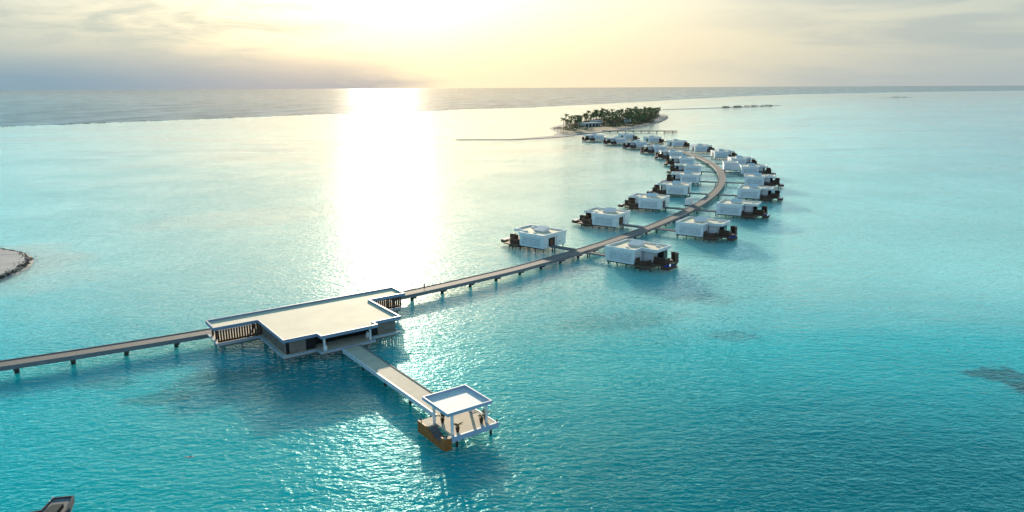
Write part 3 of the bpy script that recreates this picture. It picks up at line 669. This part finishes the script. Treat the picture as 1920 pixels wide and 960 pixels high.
def inpoly(x, y, poly):
    c_ = False; n = len(poly)
    for i in range(n):
        (x0, y0), (x1, y1) = poly[i - 1], poly[i]
        if (y0 > y) != (y1 > y) and x < (x1 - x0) * (y - y0) / (y1 - y0) + x0: c_ = not c_
    return c_
zone = [(70, 985), (88, 975), (104, 1030), (116, 1062), (126, 1050), (148, 1056), (184, 1082), (226, 1180), (262, 1325), (300, 1480), (290, 1540), (250, 1480), (215, 1400), (155, 1310), (105, 1190), (78, 1090)]
placed = []; tries = 0
while len(placed) < 285 and tries < 20000:
    tries += 1; x, y = rnd.uniform(70, 305), rnd.uniform(970, 1545)
    if not inpoly(x, y, zone) or any((x - a) ** 2 + (y - c_) ** 2 < 13 for a, c_ in placed): continue
    u = x / y
    if 0.094 < u < 0.126 and y < 1150: continue
    placed.append((x, y))
for x, y in placed:
    u = x / y
    if u < 0.098: g_, lb = 'palms at the left end of the island', 'tall coconut palm in the clump at the left end of the island'
    elif u < 0.14: g_, lb = 'palms behind the low white house', 'coconut palm standing behind the low white house on the island'
    elif u < 0.175: g_, lb = 'palms in the middle of the island', 'coconut palm in the dense grove right of the low white house'
    else: g_, lb = 'palms at the right end of the island', 'coconut palm in the grove along the right end of the island'
    palm(x, y, rnd.uniform(.88, 1.25), g_, lb)
for x, y in ((60, 948), (64, 940), (68, 955), (57, 960), (72, 944), (80, 965), (64, 962)):
    palm(x, y, rnd.uniform(.48, .66), 'low palms on the near point', 'low bushy palm on the sandy near point of the island', rnd.choice((2, 4)))
# undergrowth
b = MB(); rr = random.Random(11)
for i in range(1300):
    k = rr.random(); 
    x, y = placed[rr.randrange(len(placed))]; x += rr.gauss(0, 6); y += rr.gauss(0, 8)
    if not inpoly(x, y, zone): continue
    h_ = rr.uniform(1.2, 4.2)
    for j in range(12):
        q = Vector((x + rr.gauss(0, 1.4), y + rr.gauss(0, 1.4), 1.2 + rr.uniform(0, h_))); e1 = Vector((rr.gauss(0, 1), rr.gauss(0, 1), rr.gauss(0, .6))).normalized() * .7; e2 = Vector((rr.gauss(0, 1), rr.gauss(0, 1), rr.gauss(0, .6))).normalized() * .5
        b.f([b.v(q - e1), b.v(q + e2), b.v(q + e1), b.v(q - e2)])
tag(b.obj('undergrowth', M['leaf'], recalc=False), 'low green undergrowth beneath the palms of the island', 'undergrowth', kind='stuff')
# bushes on the sandbars
def bush_mesh(seed, r0, h0):
    rr = random.Random(seed); b = MB()
    for j in range(110):
        a_ = rr.uniform(0, 6.28); rd = r0 * rr.random() ** .5; q = Vector((rd * math.cos(a_), rd * math.sin(a_), h0 * rr.uniform(.1, 1) * (1 - .5 * rd / r0))); e1 = Vector((rr.gauss(0, 1), rr.gauss(0, 1), rr.gauss(0, .8))).normalized() * .9; e2 = Vector((rr.gauss(0, 1), rr.gauss(0, 1), rr.gauss(0, .8))).normalized() * .7
        b.f([b.v(q - e1), b.v(q + e2), b.v(q + e1), b.v(q - e2)])
    return b.mesh('bush', M['leaf'], recalc=False)
BV = [bush_mesh(s, r_, h_) for s, r_, h_ in ((1, 5, 5.0), (2, 8, 6.5), (3, 4, 4))]
for i, (t, k) in enumerate(((0.00, 1), (0.04, 0), (0.09, 2), (0.20, 0), (0.25, 1), (0.29, 1), (0.34, 2), (0.46, 1), (0.60, 0), (0.64, 1), (0.76, 2), (0.90, 1), (0.96, 2))):
    px = 1360 + 75 * t; 
    x, y = 590 + 190 * t, 2042 + 160 * t
    tag(link('bush', BV[k], None, (x + rnd.uniform(-4, 4), y + rnd.uniform(-3, 3), 0.5)), 'low dark bush on the long thin sandbar beyond the island', 'bush', 'bushes on the long sandbar')
for x, y in ((1900, 3655), (1925, 3668), (1960, 3672)):
    tag(link('bush', BV[1], None, (x, y, 0.5)), 'dark bush on the tiny islet near the horizon', 'bush', 'bushes on the far islet')
# buildings on the island
h = thing('island_house', 'long low white house with a flat roof among the island palms', 'house', (118, 1092, 1.2), R(28))
MB().box(-15, 15, -5, 7, 0, 4.2).obj('wall', M['white'], h)
roof_tray('roof', [(-17, -7), (17, -7), (17, 9), (-17, 9)], 4.205, 5.3, 4.9, 0.5, h)
for x in (-11, -5, 1, 7): MB().box(x, x + 3.2, -5.08, -5.003, .2, 3.4).obj('window', M['glass'], h)
MB().box(12, 13.4, -5.08, -5.003, 0, 2.8).obj('door', M['dark'], h)
h = thing('island_house', 'smaller white house half hidden by palms behind the long low house', 'house', (134, 1160, 1.2), R(24))
MB().box(-8, 8, -5, 5, 0, 4.6).obj('wall', M['white'], h); roof_tray('roof', [(-9, -6), (9, -6), (9, 6), (-9, 6)], 4.605, 5.4, 5.0, .4, h)
for x in (-6, 0, 5): MB().box(x, x + 2.2, -5.08, -5.003, 1.6, 3.6).obj('window', M['glass'], h)
h = thing('island_house', 'small pale hut glimpsed between the palms right of the low white house', 'house', (187, 1178, 1.2), R(50))
MB().box(-4, 4, -4, 4, 0, 7.0).obj('wall', M['white'], h); MB().prism([(-5, -5), (5, -5), (5, 5), (-5, 5)], 7.005, 7.5).obj('roof', M['trim'], h)
MB().box(-1.2, 1.2, -4.08, -4.003, 0, 2.6).obj('door', M['dark'], h)
# island jetty
h = thing('island_jetty', 'thin dark boat jetty reaching right from the island beach behind the villas', 'jetty', (0, 0, 0))
p0, p1 = Vector((118, 948)), Vector((213, 938)); d = (p1 - p0).normalized(); nn = Vector((-d.y, d.x))
def along(a, c_, z): q = p0 + d * a + nn * c_; return (q.x, q.y, z)
MB(along).box(0, 95.5, -1.2, 1.2, 2.0, 3.0).obj('deck', M['pile'], h)
MB(along).box(78, 96, -3.4, -1.6, 0.6, 1.15).obj('landing_stage', M['pile'], h)
for a in range(10, 96, 10):
    b = MB(along); b.box(a - .5, a + .5, -.8, .8, -1, 1.995); b.obj('pile', M['pile'], h)

# ------------------------------------------------------------------ corner of another jetty, bottom left
h = thing('landing_platform', 'corner of a grey angled landing platform cut off at the bottom left', 'platform', (0, 0, 0))
Pp = [(-69.5, 84.5), (-64.0, 87.3), (-63.3, 89.4), (-64.2, 90.6), (-61.6, 91.0), (-60.9, 89.2), (-59.9, 86.0), (-60.6, 82.0), (-66, 78)]
Pp = [(-72.0, 84.6), (-64.1, 87.3), (-64.3, 90.4), (-61.7, 90.9), (-60.6, 88.0), (-60.0, 84.0), (-64.0, 80.0), (-72.0, 79.0)]
roof_tray('deck', Pp, 1.5, 2.5, 2.32, 0.22, h, None, [M['platform_rim'], M['beam']])
MB().prism([(-62.9, 87.9), (-61.5, 88.2), (-61.0, 84.3), (-63.3, 83.4)], 2.325, 2.9).obj('hatch', M['dark'], h)
for x, y in ((-63.5, 89.6), (-61.9, 89.6), (-61.2, 86), (-64.6, 86), (-62, 82)): MB().lathe([(0.2, -1), (0.2, 1.495)], 8, (x, y)).obj('pile', M['pile'], h)
for k, (x, y) in enumerate(((-64.28, 90.0), (-64.1, 89.1))):
    l_ = thing('dock_light', '%s of two small white dock lights on the bottom left platform' % ('farther', 'nearer')[k], 'light', (x + .12, y, 2.5), 0, 'white dock lights on the platform')
    MB().lathe([(0.06, 0), (0.06, 0.12)], 8).obj('post', M['dark_wood'], l_); MB().lathe([(0.09, 0.121), (0.13, 0.2), (0.09, 0.3)], 8).obj('lamp', M['lamp_white'], l_)

# ------------------------------------------------------------------ seabird low over the water
b = MB()
for s in (-1, 1):
    P = [(0, .16, 0), (0, -.12, 0), (s * .35, -.1, .14), (s * .35, .15, .14), (s * .75, -.12, .05), (s * .75, .02, .05)]
    for z0, z1 in ((0, .02),):
        b.hexa([(0, -.12, 0), (s * .35, -.10, .14), (s * .35, .15, .14), (0, .16, 0), (0, -.12, .03), (s * .35, -.10, .17), (s * .35, .15, .17), (0, .16, .03)])
        b.hexa([(s * .352, -.10, .14), (s * .8, -.10, .05), (s * .8, .0, .05), (s * .352, .15, .14), (s * .352, -.10, .165), (s * .8, -.10, .065), (s * .8, .0, .065), (s * .352, .15, .165)])
me = bpy.data.meshes.new('seabird')
b.lathe([(0.01, -.0), (0.07, .0), (0.02, .08)], 8)
bd = [(-.35, .015), (-.2, .06), (0, .09), (.15, .07), (.24, .05), (.30, .055), (.36, .02)]
rings = [[b.v((r_ * math.cos(6.283 * i / 8), y, r_ * math.sin(6.283 * i / 8))) for i in range(8)] for y, r_ in bd]
for a, c_ in zip(rings, rings[1:]):
    for i in range(8): b.f([a[i], a[(i + 1) % 8], c_[(i + 1) % 8], c_[i]])
o = b.obj('seabird', M['feather'], recalc=False); o.location = (-51.5, 104.3, 0.9); o.rotation_euler = (0.1, 0.25, R(40)); o.scale = (1.1, 1.1, 1.1)
tag(o, 'small grey seabird gliding low over the water left of the pavilion', 'bird')

# ------------------------------------------------------------------ person on the walkway
def skinned(name, verts, edges, radii, m, parent=None, root=0, sub=1):
    me = bpy.data.meshes.new(name); me.from_pydata(verts, edges, []); o = bpy.data.objects.new(name, me); COL.objects.link(o)
    md = o.modifiers.new('skin', 'SKIN'); sv_ = me.skin_vertices[0].data
    for i, r_ in enumerate(radii): sv_[i].radius = (r_, r_)
    sv_[root].use_root = True
    if sub: o.modifiers.new('sub', 'SUBSURF').levels = sub; o.modifiers['sub'].render_levels = sub
    me.materials.append(m)
    dg = bpy.context.evaluated_depsgraph_get(); ev = bpy.data.meshes.new_from_object(o.evaluated_get(dg)); o.modifiers.clear(); o.data = ev
    for p in ev.polygons: p.use_smooth = True
    if parent: o.parent = parent
    return o
PVt = [(0, 0, .95), (0, 0, 1.15), (0, .01, 1.38), (0, .01, 1.50), (0, .03, 1.60), (0, .03, 1.72), (-.18, 0, 1.42), (-.24, -.05, 1.15), (-.25, .08, .92), (-.25, .14, .83), (.18, 0, 1.42), (.24, .05, 1.15), (.25, -.04, .92), (.25, -.05, .83),
       (-.09, 0, .88), (-.10, .14, .50), (-.10, .18, .08), (-.10, .32, .04), (.09, 0, .88), (.10, -.06, .50), (.10, -.28, .12), (.10, -.18, .03)]
PE = [(0, 1), (1, 2), (2, 3), (3, 4), (4, 5), (2, 6), (6, 7), (7, 8), (8, 9), (2, 10), (10, 11), (11, 12), (12, 13), (0, 14), (14, 15), (15, 16), (16, 17), (0, 18), (18, 19), (19, 20), (20, 21)]
PR = [.14, .13, .13, .06, .09, .08, .065, .045, .035, .035, .065, .045, .035, .035, .09, .06, .045, .035, .09, .06, .045, .035]
body = skinned('person', PVt, PE, PR, M['skin'])
tag(body, 'person in dark clothes walking on the curved walkway just past the lounge', 'person')
skinned('shirt', [(0, 0, .95), (0, 0, 1.15), (0, .01, 1.38), (0, .01, 1.46), (-.18, 0, 1.42), (-.22, -.03, 1.25), (.18, 0, 1.42), (.22, .03, 1.25)], [(0, 1), (1, 2), (2, 3), (2, 4), (4, 5), (2, 6), (6, 7)], [.17, .16, .155, .08, .09, .07, .09, .07], M['shirt'], body)
skinned('shorts', [(0, 0, .93), (-.09, 0, .86), (-.10, .11, .56), (.09, 0, .86), (.10, -.05, .56)], [(0, 1), (1, 2), (0, 3), (3, 4)], [.16, .115, .09, .115, .09], M['shorts'], body)
hb = MB(); hb.lathe([(.06, 1.64), (.105, 1.68), (.11, 1.74), (.08, 1.80), (.02, 1.82)], 10, (0, .02)); hb.obj('hair', M['hair'], body, smooth=True)
body.location = (-24.9, 196.8, DZ); body.rotation_euler = (0, 0, R(-50))
